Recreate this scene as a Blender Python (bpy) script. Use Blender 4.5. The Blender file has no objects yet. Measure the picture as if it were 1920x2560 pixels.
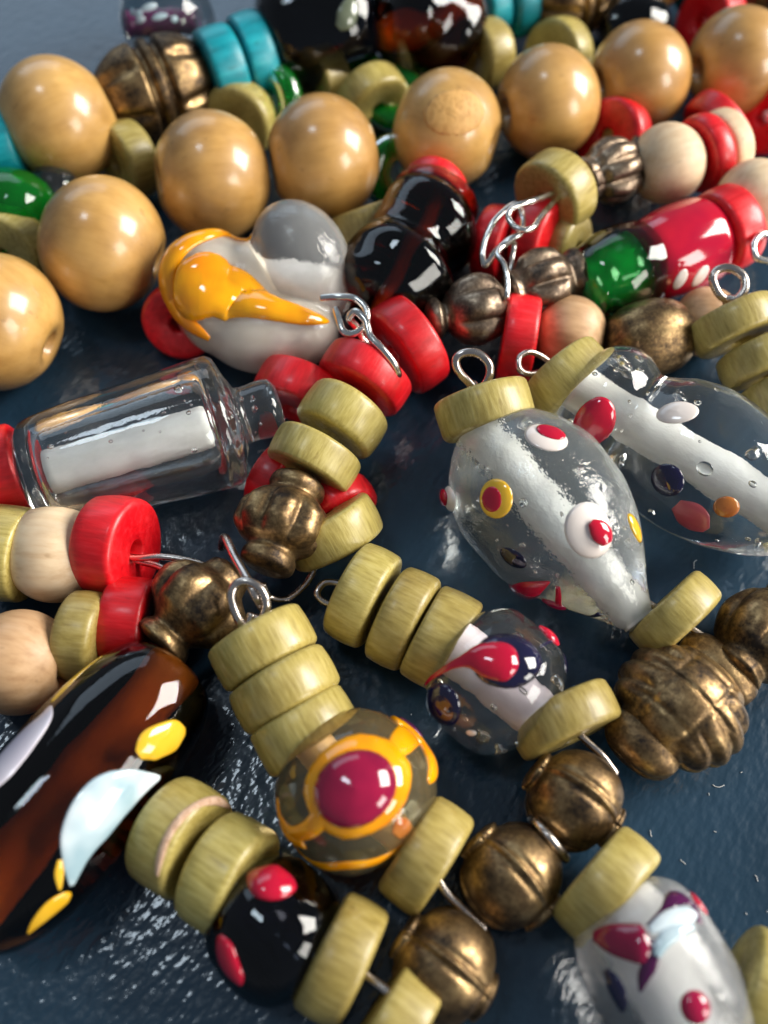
import bpy, math, random
from mathutils import Vector, Matrix, noise
from mathutils.bvhtree import BVHTree

random.seed(7)
scene = bpy.context.scene
COL = scene.collection
scene.unit_settings.system = 'METRIC'
scene.unit_settings.scale_length = 0.01          # one unit is one centimetre

# ------------------------------------------------------------------ camera
PITCH = math.radians(62.5)
VFOV = math.radians(58.0)
DIST = 8.55
CAM = Vector((0.0, -DIST * math.cos(PITCH), DIST * math.sin(PITCH)))
cd = bpy.data.cameras.new('camera')
cam = bpy.data.objects.new('camera', cd)
COL.objects.link(cam)
cam.location = CAM
cam.rotation_euler = (math.radians(90) - PITCH, 0, 0)
cd.sensor_fit = 'VERTICAL'
cd.sensor_height = 24.0
cd.lens = 12.0 / math.tan(VFOV / 2)
cd.clip_start = 0.05
cd.clip_end = 2000
cd.dof.use_dof = True
cd.dof.focus_distance = 7.75
cd.dof.aperture_fstop = 0.125
scene.camera = cam
FPX = 1280.0 / math.tan(VFOV / 2)
C_R = Vector((1, 0, 0))
C_F = Vector((0, math.cos(PITCH), -math.sin(PITCH)))
C_U = Vector((0, math.sin(PITCH), math.cos(PITCH)))

# ------------------------------------------------------------------ light
world = bpy.data.worlds.new('World')
scene.world = world
world.use_nodes = True
wb = world.node_tree.nodes['Background']
wb.inputs[0].default_value = (0.50, 0.58, 0.70, 1)
wb.inputs[1].default_value = 0.24

def area_lamp(name, direction, dist, sx, sy, radiance, color):
    d = Vector(direction).normalized()
    l = bpy.data.lights.new(name, 'AREA')
    l.shape = 'RECTANGLE'
    l.size, l.size_y = sx, sy
    l.energy = radiance * sx * sy * math.pi
    l.color = color
    o = bpy.data.objects.new(name, l)
    COL.objects.link(o)
    o.location = d * dist
    o.rotation_euler = (-d).to_track_quat('-Z', 'Y').to_euler()
    return o

# two casements of a window to the right, and a skylight above to the left
area_lamp('window_light', (0.86, 0.20, 0.52), 60, 28, 30, 22.0, (1.0, 0.965, 0.89))
area_lamp('window_light', (0.80, -0.50, 0.38), 60, 20, 24, 11.0, (1.0, 0.965, 0.89))
area_lamp('ceiling_light', (-0.30, 0.13, 0.94), 60, 8, 10, 14.0, (0.74, 0.88, 1.0))
area_lamp('far_fill_light', (-0.35, 0.85, 0.50), 80, 64, 32, 1.6, (0.66, 0.82, 1.0))  # added fill lamp, greys the reflection on the far part of the tray

scene.render.engine = 'CYCLES'
cy = scene.cycles
cy.use_denoising = True
cy.max_bounces = 16
cy.transmission_bounces = 14
cy.transparent_max_bounces = 12
cy.glossy_bounces = 6
cy.diffuse_bounces = 4
cy.blur_glossy = 0.3
cy.sample_clamp_indirect = 25.0
cy.caustics_refractive = True
cy.caustics_reflective = True
vs = scene.view_settings
vs.view_transform = 'Standard'
vs.look = 'None'
vs.exposure = 0.12
vs.gamma = 1.0

# ------------------------------------------------------------------ placing helpers
def ray(px, py):
    return (C_F + C_R * ((px - 960) / FPX) - C_U * ((py - 1280) / FPX))

def P(px, py, z):
    """point at height z (cm above the tray) that the photograph shows at px, py"""
    r = ray(px, py)
    return CAM + r * ((z - CAM.z) / r.z)

def S(px, py, z):
    """pixels per cm there"""
    return FPX / (P(px, py, z) - CAM).dot(C_F)

def frame(c, axis, roll=0.0):
    z = axis.normalized()
    up = Vector((0, 0, 1)) if abs(z.z) < 0.95 else Vector((0, 1, 0))
    x = up.cross(z).normalized()
    y = z.cross(x)
    m = Matrix((x, y, z)).transposed().to_4x4()
    return Matrix.Translation(c) @ m @ Matrix.Rotation(math.radians(roll), 4, 'Z')

def axis_at(px, py, z, ang, elev):
    a = math.radians(ang)
    d = P(px + 40 * math.cos(a), py + 40 * math.sin(a), z) - P(px, py, z)
    d.normalize()
    e = math.radians(elev)
    return d * math.cos(e) + Vector((0, 0, math.sin(e)))

# ------------------------------------------------------------------ mesh helpers
def mesh(name, verts, faces, mat, smooth=True):
    me = bpy.data.meshes.new(name)
    me.from_pydata([tuple(v) for v in verts], [], faces)
    me.update()
    if smooth:
        me.shade_smooth()
    if mat:
        me.materials.append(mat)
    return me

def link(name, me, M=None, parent=None):
    o = bpy.data.objects.new(name, me)
    COL.objects.link(o)
    if parent is not None:
        o.parent = parent
    if M is not None:
        o.matrix_world = M if parent is None else o.matrix_world
    return o

def tag(o, label, cat, group=None):
    o['label'] = label
    o['category'] = cat
    if group:
        o['group'] = group
    return o

def root(name, M, label, cat, group=None):
    o = bpy.data.objects.new(name, None)
    COL.objects.link(o)
    o.empty_display_size = 0.2
    o.matrix_world = M
    return tag(o, label, cat, group)

def interp(ctrl, n):
    """smooth monotone-ish curve through (t, r) control points"""
    ts = [c[0] for c in ctrl]; rs = [c[1] for c in ctrl]
    k = len(ctrl); m = []
    for i in range(k):
        if i == 0: m.append((rs[1] - rs[0]) / (ts[1] - ts[0]))
        elif i == k - 1: m.append((rs[-1] - rs[-2]) / (ts[-1] - ts[-2]))
        else:
            a = (rs[i] - rs[i-1]) / (ts[i] - ts[i-1]); b = (rs[i+1] - rs[i]) / (ts[i+1] - ts[i])
            m.append(0 if a * b <= 0 else 2 * a * b / (a + b))
    out = []
    for j in range(n + 1):
        t = ts[0] + (ts[-1] - ts[0]) * j / n
        i = max(q for q in range(k - 1) if ts[q] <= t + 1e-9)
        h = ts[i+1] - ts[i]; s = min(max((t - ts[i]) / h, 0), 1)
        r = ((2*s**3 - 3*s*s + 1) * rs[i] + (s**3 - 2*s*s + s) * h * m[i]
             + (-2*s**3 + 3*s*s) * rs[i+1] + (s**3 - s*s) * h * m[i+1])
        out.append((t, max(r, 0.0)))
    return out

def lathe(prof, segs=48, mod=None, loop=False):
    """prof: list of (r, z). r == 0 at an end closes it with a pole. mod(theta, z, r) -> r"""
    V, Fc = [], []
    rings = []
    for (r, z) in prof:
        if r < 1e-6 and not loop:
            rings.append([len(V)]); V.append(Vector((0, 0, z)))
        else:
            ids = []
            for i in range(segs):
                th = 2 * math.pi * i / segs
                rr = mod(th, z, r) if mod else r
                ids.append(len(V)); V.append(Vector((rr * math.cos(th), rr * math.sin(th), z)))
            rings.append(ids)
    pairs = list(zip(rings[:-1], rings[1:]))
    if loop: pairs.append((rings[-1], rings[0]))
    for a, b in pairs:
        for i in range(segs):
            j = (i + 1) % segs
            if len(a) == 1 and len(b) == 1: continue
            if len(a) == 1: Fc.append((a[0], b[j], b[i]))
            elif len(b) == 1: Fc.append((a[i], a[j], b[0]))
            else: Fc.append((a[i], a[j], b[j], b[i]))
    return V, Fc

def wobble(V, amp, freq, seed):
    off = Vector((seed * 3.1, seed * 1.7, seed * 2.3))
    return [v + v.normalized() * (amp * noise.noise(v * freq + off)) for v in V]

def disc_profile(R, T, hole=0.085, bev=0.075, bulge=0.015):
    h = T / 2
    p = [(hole, -h + 0.02), (hole, h - 0.02), (hole + 0.02, h)]
    p.append((R - bev - 0.02, h))
    for k in range(0, 5):
        a = math.pi / 2 * (1 - k / 4)
        p.append((R - bev + bev * math.cos(a), h - bev + bev * math.sin(a)))
    for k in range(1, 4):
        z = (h - bev) * (1 - k / 2)
        p.append((R + bulge * (1 - (z / (h - bev)) ** 2), z))
    for k in range(1, 5):
        a = -math.pi / 2 * (k / 4)
        p.append((R - bev + bev * math.cos(a), -h + bev + bev * math.sin(a)))
    p += [(R - bev - 0.02, -h), (hole + 0.02, -h)]
    return p

def sphere_profile(R, hole, flat, n=22, squash=1.0):
    """drilled ball: flattened ends with a real hole through"""
    p = []
    a0 = math.asin(min(flat / R, 0.95))
    zt = R * math.cos(a0) * squash
    p += [(hole, -zt + 0.03), (hole, zt - 0.03), (hole + 0.03, zt - 0.005)]
    for k in range(n + 1):
        a = a0 + (math.pi - 2 * a0) * k / n
        p.append((R * math.sin(a), R * math.cos(a) * squash))
    p.append((hole + 0.03, -zt + 0.005))
    return p

def smooth_path(pts, n=8, closed=False):
    k = len(pts); out = []
    rng = k if closed else k - 1
    for i in range(rng):
        if closed: p0, p1, p2, p3 = (pts[(i + d) % k] for d in (-1, 0, 1, 2))
        else: p0, p1, p2, p3 = pts[max(i-1, 0)], pts[i], pts[i+1], pts[min(i+2, k-1)]
        for j in range(n):
            s = j / n
            out.append(0.5 * ((2 * p1) + (-p0 + p2) * s + (2*p0 - 5*p1 + 4*p2 - p3) * s*s + (-p0 + 3*p1 - 3*p2 + p3) * s**3))
    if not closed: out.append(pts[-1].copy())
    return out

def tube(pts, r, segs=12, closed=False, n=8):
    path = smooth_path(pts, n, closed)
    k = len(path); V = []; Fc = []
    prev = None
    for i, p in enumerate(path):
        if closed: t = path[(i + 1) % k] - path[i - 1]
        else: t = path[min(i + 1, k - 1)] - path[max(i - 1, 0)]
        t.normalize()
        if prev is None:
            x = t.orthogonal().normalized()
        else:
            x = (prev - t * prev.dot(t)).normalized()
        prev = x
        y = t.cross(x)
        for s in range(segs):
            a = 2 * math.pi * s / segs
            V.append(p + (x * math.cos(a) + y * math.sin(a)) * r)
    rng = k if closed else k - 1
    for i in range(rng):
        j = (i + 1) % k
        for s in range(segs):
            q = (s + 1) % segs
            Fc.append((i*segs + s, i*segs + q, j*segs + q, j*segs + s))
    if not closed:
        for e, base in ((-1, 0), (1, (k - 1) * segs)):
            t = (path[0] - path[1]) if e < 0 else (path[-1] - path[-2])
            t.normalize()
            c = len(V); V.append(path[0 if e < 0 else -1] + t * r * 0.6)
            for s in range(segs):
                q = (s + 1) % segs
                Fc.append((base + q, base + s, c) if e < 0 else (base + s, base + q, c))
    return V, Fc

# ------------------------------------------------------------------ materials
def new_mat(name):
    m = bpy.data.materials.new(name)
    m.use_nodes = True
    nt = m.node_tree
    return m, nt, nt.nodes['Principled BSDF']

def N(nt, t, **kw):
    n = nt.nodes.new(t)
    for k, v in kw.items(): setattr(n, k, v)
    return n

def grain(nt, scale, stretch, detail=5.0, rough=0.6):
    tc = N(nt, 'ShaderNodeTexCoord'); oi = N(nt, 'ShaderNodeObjectInfo')
    mp = N(nt, 'ShaderNodeMapping'); mp.inputs['Scale'].default_value = stretch
    ad = N(nt, 'ShaderNodeVectorMath', operation='ADD')
    mu = N(nt, 'ShaderNodeMath', operation='MULTIPLY'); mu.inputs[1].default_value = 40
    nt.links.new(oi.outputs['Random'], mu.inputs[0])
    nt.links.new(tc.outputs['Object'], ad.inputs[0]); nt.links.new(mu.outputs[0], ad.inputs[1])
    nt.links.new(ad.outputs[0], mp.inputs[0])
    no = N(nt, 'ShaderNodeTexNoise'); no.inputs['Scale'].default_value = scale
    no.inputs['Detail'].default_value = detail; no.inputs['Roughness'].default_value = rough
    nt.links.new(mp.outputs[0], no.inputs['Vector'])
    return no

def ramp(nt, src, stops):
    r = N(nt, 'ShaderNodeValToRGB')
    el = r.color_ramp.elements
    while len(el) < len(stops): el.new(0.5)
    for e, (p, c) in zip(el, stops):
        e.position = p; e.color = (*c, 1)
    nt.links.new(src, r.inputs[0])
    return r

def bump(nt, src, strength, dist, bsdf):
    b = N(nt, 'ShaderNodeBump'); b.inputs['Strength'].default_value = strength
    b.inputs['Distance'].default_value = dist
    nt.links.new(src, b.inputs['Height']); nt.links.new(b.outputs[0], bsdf.inputs['Normal'])
    return b

def mixc(nt, fac, a, b, mode='MIX'):
    m = N(nt, 'ShaderNodeMix', data_type='RGBA', blend_type=mode)
    if isinstance(fac, float): m.inputs[0].default_value = fac
    else: nt.links.new(fac, m.inputs[0])
    for i, v in ((6, a), (7, b)):
        if isinstance(v, tuple): m.inputs[i].default_value = (*v, 1)
        else: nt.links.new(v, m.inputs[i])
    return m.outputs[2]

def wood_mat(name, c_lo, c_mid, c_hi, rough, coat, coat_rough, stretch=(1, 1, 0.16), scale=14, bstr=0.25, hue=0.25, speck=0.35):
    m, nt, b = new_mat(name)
    g = grain(nt, scale, stretch)
    blotch = grain(nt, 1.6, (1, 1, 1), 3)
    r = ramp(nt, g.outputs['Fac'], [(0.30, c_lo), (0.50, c_mid), (0.72, c_hi)])
    r2 = ramp(nt, blotch.outputs['Fac'], [(0.35, (0.70, 0.65, 0.60)), (0.62, (1.08, 1.06, 1.0))])
    col = mixc(nt, 0.8, r.outputs[0], r2.outputs[0], 'MULTIPLY')
    oi = N(nt, 'ShaderNodeObjectInfo')
    r3 = ramp(nt, oi.outputs['Random'], [(0.0, (0.80, 0.72, 0.64)), (0.5, (1.0, 0.97, 0.92)), (1.0, (1.14, 1.16, 1.14))])
    col = mixc(nt, hue * 3 if hue * 3 < 1 else 1.0, col, r3.outputs[0], 'MULTIPLY')
    sp = grain(nt, 11, (1, 1, 0.5), 2, 0.4)          # pores and small dark marks
    r4 = ramp(nt, sp.outputs['Fac'], [(0.24, (0.42, 0.34, 0.26)), (0.31, (1, 1, 1))])
    col = mixc(nt, speck, col, r4.outputs[0], 'MULTIPLY')
    nt.links.new(col, b.inputs['Base Color'])
    wr = grain(nt, 4, (1, 1, 1), 6, 0.7)             # rubbed and dusty places
    rr = ramp(nt, wr.outputs['Fac'], [(0.35, (rough - 0.06,) * 3), (0.70, (rough + 0.16,) * 3)])
    nt.links.new(rr.outputs[0], b.inputs['Roughness'])
    rc = ramp(nt, wr.outputs['Fac'], [(0.35, (coat_rough - 0.03,) * 3), (0.75, (coat_rough + 0.10,) * 3)])
    nt.links.new(rc.outputs[0], b.inputs['Coat Roughness'])
    b.inputs['Coat Weight'].default_value = coat
    cn = grain(nt, 2.6, (1, 1, 1), 3, 0.5)           # uneven lacquer
    cb = N(nt, 'ShaderNodeBump'); cb.inputs['Strength'].default_value = 0.10; cb.inputs['Distance'].default_value = 0.05
    nt.links.new(cn.outputs['Fac'], cb.inputs['Height']); nt.links.new(cb.outputs[0], b.inputs['Coat Normal'])
    bump(nt, g.outputs['Fac'], bstr, 0.02, b)
    return m

M = {}
M['wood'] = wood_mat('varnished_wood', (0.48, 0.262, 0.070), (0.57, 0.328, 0.100), (0.62, 0.37, 0.128), 0.40, 0.8, 0.15, scale=6, bstr=0.03)
M['olive'] = wood_mat('olive_wood', (0.32, 0.250, 0.060), (0.45, 0.368, 0.108), (0.54, 0.46, 0.17), 0.40, 0.4, 0.24, scale=30, bstr=0.22)
M['cream'] = wood_mat('cream_wood', (0.70, 0.50, 0.31), (0.80, 0.62, 0.42), (0.84, 0.69, 0.50), 0.55, 0.15, 0.4, scale=12, bstr=0.10, hue=0.1)
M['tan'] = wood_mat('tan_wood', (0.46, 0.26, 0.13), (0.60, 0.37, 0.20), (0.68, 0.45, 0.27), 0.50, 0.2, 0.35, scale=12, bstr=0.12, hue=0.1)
M['red'] = wood_mat('red_painted_wood', (0.56, 0.001, 0.006), (0.72, 0.002, 0.009), (0.82, 0.018, 0.03), 0.42, 0.30, 0.18, scale=16, bstr=0.30, hue=0.15)
M['teal'] = wood_mat('teal_painted_wood', (0.0, 0.19, 0.25), (0.0, 0.29, 0.38), (0.01, 0.38, 0.46), 0.40, 0.3, 0.3, scale=10, bstr=0.25, hue=0.1)
M['bare'] = wood_mat('bare_wood', (0.42, 0.20, 0.05), (0.58, 0.32, 0.10), (0.64, 0.37, 0.13), 0.60, 0.1, 0.5, stretch=(1, 0.12, 1), scale=20, bstr=0.5)
M['scar'] = wood_mat('chipped_wood', (0.50, 0.30, 0.20), (0.66, 0.44, 0.32), (0.76, 0.56, 0.44), 0.8, 0.0, 0.5, stretch=(1, 1, 1), scale=18, bstr=0.8)

def bronze_mat(name, dark, mid, light, rough):
    m, nt, b = new_mat(name)
    g1 = grain(nt, 4.2, (1, 1, 1), 6, 0.65)
    g2 = grain(nt, 30, (1, 1, 1), 4, 0.7)
    mx = N(nt, 'ShaderNodeMath', operation='MULTIPLY_ADD'); mx.inputs[1].default_value = 0.45
    nt.links.new(g2.outputs['Fac'], mx.inputs[0]); nt.links.new(g1.outputs['Fac'], mx.inputs[2])
    r = ramp(nt, mx.outputs[0], [(0.56, dark), (0.72, mid), (0.90, light)])
    nt.links.new(r.outputs[0], b.inputs['Base Color'])
    b.inputs['Metallic'].default_value = 0.9
    rr = ramp(nt, mx.outputs[0], [(0.5, (rough + 0.2,) * 3), (0.9, (rough,) * 3)])
    nt.links.new(rr.outputs[0], b.inputs['Roughness'])
    bump(nt, mx.outputs[0], 0.30, 0.02, b)
    return m

M['bronze'] = bronze_mat('antique_bronze', (0.038, 0.028, 0.022), (0.19, 0.120, 0.058), (0.46, 0.31, 0.145), 0.32)
M['pewter'] = bronze_mat('antique_dark_bronze', (0.05, 0.042, 0.038), (0.19, 0.135, 0.095), (0.44, 0.34, 0.24), 0.31)

def metal(name, c, r):
    m, nt, b = new_mat(name)
    b.inputs['Base Color'].default_value = (*c, 1); b.inputs['Metallic'].default_value = 1
    g = grain(nt, 9, (1, 1, 1), 5)
    rr = ramp(nt, g.outputs['Fac'], [(0.3, (r,) * 3), (0.8, (r + 0.18,) * 3)])
    nt.links.new(rr.outputs[0], b.inputs['Roughness'])
    bump(nt, g.outputs['Fac'], 0.15, 0.01, b)
    return m
M['steel'] = metal('silver_wire', (0.80, 0.77, 0.72), 0.14)
M['steel_dull'] = metal('dull_wire', (0.62, 0.54, 0.48), 0.18)

def glass(name, tint, rough=0.0, bstr=0.0, bscale=6, absorb=None, density=0.0, seeds=False):
    m, nt, b = new_mat(name)
    b.inputs['Base Color'].default_value = (*tint, 1)
    b.inputs['Transmission Weight'].default_value = 1.0
    b.inputs['IOR'].default_value = 1.48
    b.inputs['Roughness'].default_value = rough
    sm = grain(nt, 2.5, (1, 1, 1), 6, 0.7)           # smears and finger marks
    sr = ramp(nt, sm.outputs['Fac'], [(0.45, (rough,) * 3), (0.75, (rough + 0.10,) * 3)])
    nt.links.new(sr.outputs[0], b.inputs['Roughness'])
    if bstr:
        g = grain(nt, bscale, (1, 1, 1), 4)
        bump(nt, g.outputs['Fac'], bstr, 0.05, b)
    if absorb:
        v = N(nt, 'ShaderNodeVolumeAbsorption')
        v.inputs['Color'].default_value = (*absorb, 1); v.inputs['Density'].default_value = density
        nt.links.new(v.outputs[0], nt.nodes['Material Output'].inputs['Volume'])
    return m
M['clear'] = glass('clear_glass', (0.95, 0.975, 0.965), 0.0, 0.08, 4)
M['clear'].node_tree.nodes['Principled BSDF'].inputs['Transmission Weight'].default_value = 0.985
M['amber_dark'] = glass('black_amber_glass', (0.95, 0.80, 0.6), 0.0, 0.05, 3, (0.62, 0.36, 0.03), 8.0)
M['green_dark'] = glass('bottle_green_glass', (0.7, 0.95, 0.75), 0.0, 0.05, 3, (0.05, 0.50, 0.16), 2.4)
M['seedy'] = glass('seedy_glass', (0.92, 0.965, 0.95), 0.07, 0.45, 5)
M['seedy'].node_tree.nodes['Principled BSDF'].inputs['Transmission Weight'].default_value = 0.93
M['milky'] = glass('milky_glass', (0.97, 0.96, 0.94), 0.08, 0.30, 8)
M['milky'].node_tree.nodes['Principled BSDF'].inputs['Transmission Weight'].default_value = 0.86
M['air'] = glass('air_bubble', (1, 1, 1), 0.0)
M['air'].node_tree.nodes['Principled BSDF'].inputs['IOR'].default_value = 0.676
M['frosty'] = glass('frosty_glass', (0.95, 0.96, 0.97), 0.16, 0.35, 9)
M['frosty'].node_tree.nodes['Principled BSDF'].inputs['Transmission Weight'].default_value = 0.86
M['amber'] = glass('dark_amber_glass', (0.95, 0.80, 0.6), 0.0, 0.05, 3, (0.58, 0.32, 0.03), 4.6)
M['green'] = glass('green_glass', (0.005, 0.42, 0.035), 0.03, 0.05, 3)
M['green'].node_tree.nodes['Principled BSDF'].inputs['Transmission Weight'].default_value = 0.80
M['black'] = glass('smoky_black_glass', (0.6, 0.62, 0.72), 0.0, 0.05, 3, (0.05, 0.06, 0.09), 4.0)
M['honey'] = glass('honey_glass', (0.98, 0.76, 0.40), 0.0, 0.08, 4)
M['honey'].node_tree.nodes['Principled BSDF'].inputs['Transmission Weight'].default_value = 0.93

def enamel(name, c, rough=0.12, c2=None, transm=0.0):
    m, nt, b = new_mat(name)
    b.inputs['Base Color'].default_value = (*c, 1)
    if c2:
        g = grain(nt, 2.2, (1, 1, 1), 2)
        r = ramp(nt, g.outputs['Fac'], [(0.38, c), (0.66, c2)])
        nt.links.new(r.outputs[0], b.inputs['Base Color'])
    b.inputs['Roughness'].default_value = rough
    b.inputs['Coat Weight'].default_value = 0.6; b.inputs['Coat Roughness'].default_value = 0.03
    b.inputs['Transmission Weight'].default_value = transm
    return m
M['e_red'] = enamel('red_glass_enamel', (0.42, 0.004, 0.030), 0.1, (0.54, 0.008, 0.03))
M['e_wine'] = enamel('wine_glass_enamel', (0.20, 0.004, 0.035), 0.1, (0.36, 0.008, 0.05))
M['e_white'] = enamel('white_glass_enamel', (0.80, 0.70, 0.64), 0.14, (0.86, 0.80, 0.76))
M['e_blue_white'] = enamel('bluish_white_glass', (0.34, 0.48, 0.54), 0.12, (0.72, 0.80, 0.84))
M['e_lilac'] = enamel('lilac_white_glass', (0.62, 0.56, 0.66), 0.12, (0.74, 0.69, 0.76))
M['e_navy'] = enamel('navy_glass_enamel', (0.006, 0.006, 0.022), 0.08, (0.012, 0.01, 0.05))
M['e_purple'] = enamel('purple_glass_enamel', (0.06, 0.006, 0.05), 0.08, (0.12, 0.008, 0.07))
M['e_yellow'] = enamel('yellow_glass_enamel', (0.72, 0.38, 0.01), 0.1, (0.82, 0.50, 0.04))
M['e_orange'] = enamel('orange_glass_enamel', (0.86, 0.27, 0.002), 0.08, (0.90, 0.40, 0.004))
M['e_rust'] = enamel('rust_glass_enamel', (0.42, 0.10, 0.02), 0.1, (0.5, 0.2, 0.04))
M['e_green'] = enamel('green_enamel', (0.0, 0.20, 0.03), 0.1, (0.0, 0.42, 0.07))
M['e_olive_reflection'] = enamel('painted_olive_reflection', (0.09, 0.11, 0.07), 0.15, (0.14, 0.16, 0.11))  # grey-green of a reflection, put into the colour
M['e_rosered'] = enamel('dusty_red_glass', (0.40, 0.06, 0.08), 0.3, (0.5, 0.1, 0.1))

def core_mat(name, c, c2, rough=0.7):
    m, nt, b = new_mat(name)
    g = grain(nt, 5, (1, 1, 0.5), 5)
    r = ramp(nt, g.outputs['Fac'], [(0.3, c), (0.7, c2)])
    nt.links.new(r.outputs[0], b.inputs['Base Color'])
    b.inputs['Roughness'].default_value = rough
    bump(nt, g.outputs['Fac'], 0.4, 0.03, b)
    return m
M['core'] = core_mat('white_bead_core', (0.62, 0.61, 0.58), (0.80, 0.79, 0.77))
M['core_pink'] = core_mat('pinkish_bead_core', (0.68, 0.58, 0.62), (0.82, 0.74, 0.78))
M['core_brown'] = core_mat('brown_bead_core', (0.70, 0.30, 0.05), (0.85, 0.42, 0.08))
M['core_cream'] = core_mat('cream_glass_filling', (0.80, 0.72, 0.58), (0.88, 0.82, 0.72))
M['core_honey'] = core_mat('honey_bead_core', (0.55, 0.38, 0.18), (0.70, 0.52, 0.30))

M['lint'] = core_mat('pale_lint', (0.5, 0.5, 0.5), (0.7, 0.7, 0.7))

def tray_mat():
    m, nt, b = new_mat('dark_blue_lacquer')
    tc = N(nt, 'ShaderNodeTexCoord')
    n1 = N(nt, 'ShaderNodeTexNoise'); n1.inputs['Scale'].default_value = 0.80; n1.inputs['Detail'].default_value = 4
    n2 = N(nt, 'ShaderNodeTexNoise'); n2.inputs['Scale'].default_value = 11; n2.inputs['Detail'].default_value = 1.6
    n3 = N(nt, 'ShaderNodeTexNoise'); n3.inputs['Scale'].default_value = 60; n3.inputs['Detail'].default_value = 3
    for n in (n1, n3): nt.links.new(tc.outputs['Object'], n.inputs['Vector'])
    m0 = N(nt, 'ShaderNodeMapping'); m0.inputs['Rotation'].default_value = (0, 0, math.radians(-50))
    mp = N(nt, 'ShaderNodeMapping'); mp.inputs['Scale'].default_value = (0.72, 1.15, 1)
    nt.links.new(tc.outputs['Object'], m0.inputs[0]); nt.links.new(m0.outputs[0], mp.inputs[0]); nt.links.new(mp.outputs[0], n2.inputs['Vector'])
    r = ramp(nt, n1.outputs['Fac'], [(0.35, (0.010, 0.030, 0.054)), (0.70, (0.016, 0.043, 0.076))])
    nt.links.new(r.outputs[0], b.inputs['Base Color'])
    r2 = ramp(nt, n3.outputs['Fac'], [(0.4, (0.07,) * 3), (0.8, (0.13,) * 3)])
    nt.links.new(r2.outputs[0], b.inputs['Coat Roughness'])
    b.inputs['Coat Weight'].default_value = 0.75
    b.inputs['Roughness'].default_value = 0.30
    b.inputs['Specular IOR Level'].default_value = 0.22
    b.inputs['IOR'].default_value = 1.5
    # orange-peel lacquer
    tb = bump(nt, n2.outputs['Fac'], 0.27, 0.040, b)
    nt.links.new(tb.outputs[0], b.inputs['Coat Normal'])
    return m
M['tray'] = tray_mat()

# ------------------------------------------------------------------ the tray the beads lie on
bpy.ops.mesh.primitive_grid_add(x_subdivisions=2, y_subdivisions=2, size=90, location=(0, 8, 0))
tray = bpy.context.object
tray.name = 'tabletop'
tray.data.name = 'tabletop'
tray.data.materials.append(M['tray'])
tray['kind'] = 'structure'

# ------------------------------------------------------------------ wooden discs
DISC = {}
def disc_mesh(mat, R, T, var):
    key = (mat, round(R, 3), round(T, 3), var)
    if key not in DISC:
        V, Fc = lathe(disc_profile(R, T, bev=0.046 + 0.010 * (var % 3), bulge=0.004 + 0.004 * (var % 2)), 64, loop=True)
        V = wobble(V, 0.014, 2.2, var * 5 + 1)
        DISC[key] = mesh('wooden_disc', V, Fc, M[mat])
    return DISC[key]

DCOUNT = [0]
GROUPS = {'olive': 'olive wooden discs', 'red': 'red wooden discs', 'teal': 'teal wooden discs', 'cream': 'pale wooden discs'}
def disc(px, py, z, ang, elev, label, mat='olive', R=0.41, T=0.345):
    DCOUNT[0] += 1
    a = axis_at(px, py, z, ang, elev)
    M4 = frame(P(px, py, z), a, random.uniform(0, 360))
    sc = Matrix.Diagonal((random.uniform(.96, 1.04), random.uniform(.96, 1.04), random.uniform(.90, 1.10), 1))
    M4 = M4 @ sc
    o = link({'olive': 'olive_disc', 'red': 'red_disc', 'teal': 'teal_disc', 'cream': 'pale_disc'}[mat],
             disc_mesh(mat, R, T, DCOUNT[0] % 6), M4)
    return tag(o, label, 'bead', GROUPS[mat])

# ------------------------------------------------------------------ wooden balls
BALL = {}
def ball(px, py, z, R, ang, elev, label, mat='wood', squash=0.93, name='wooden_ball', group='varnished wooden balls'):
    key = (mat, round(R, 3), squash)
    if key not in BALL:
        V, Fc = lathe(sphere_profile(R, 0.13 * R / 0.64, 0.26 * R / 0.64, squash=squash), 56, loop=True)
        BALL[key] = mesh('wooden_ball', wobble(V, 0.010, 1.6, len(BALL) + 2), Fc, M[mat])
    M4 = frame(P(px, py, z), axis_at(px, py, z, ang, elev), random.uniform(0, 360))
    return tag(link(name, BALL[key], M4), label, 'bead', group)

# ------------------------------------------------------------------ things turned about an axis between two points
def span(p0, z0, p1, z1):
    a = P(p0[0], p0[1], z0); b = P(p1[0], p1[1], z1)
    return frame(a, b - a), (b - a).length

def turned(ctrl, L, n=44, segs=56, mod=None, wob=0.0, seed=1):
    prof = [(r, t * L) for t, r in interp(ctrl, n)]
    if prof[0][0] > 1e-6: prof.insert(0, (0.0, prof[0][1]))
    if prof[-1][0] > 1e-6: prof.append((0.0, prof[-1][1]))
    V, Fc = lathe(prof, segs, mod)
    if wob: 
        c = Vector((0, 0, L / 2))
        V = [q + c for q in wobble([v - c for v in V], wob, 1.5, seed)]
    return V, Fc

def part(name, V, Fc, mat, parent, world_verts=False, smooth=True):
    if world_verts:
        inv = parent.matrix_world.inverted()
        V = [inv @ v for v in V]
    me = mesh(name, V, Fc, M[mat] if isinstance(mat, str) else mat, smooth)
    o = bpy.data.objects.new(name, me)
    COL.objects.link(o)
    o.parent = parent
    return o

class Surf:
    """ray-castable skin of a bead, so that spots sit on it"""
    def __init__(self, Mx, V, Fc):
        self.V = [Mx @ v for v in V]
        self.t = BVHTree.FromPolygons(self.V, Fc)
    def hit(self, px, py):
        d = ray(px, py).normalized()
        h = self.t.ray_cast(CAM, d)
        if h[0] is None:
            # beyond the outline: slide to the closest point of the skin
            near = None
            for k in range(40):
                q = CAM + d * (5 + k * 0.2)
                c = self.t.find_nearest(q)
                if near is None or c[3] < near[3]: near = c
            return near[0], near[1]
        return h[0], h[1]

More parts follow.
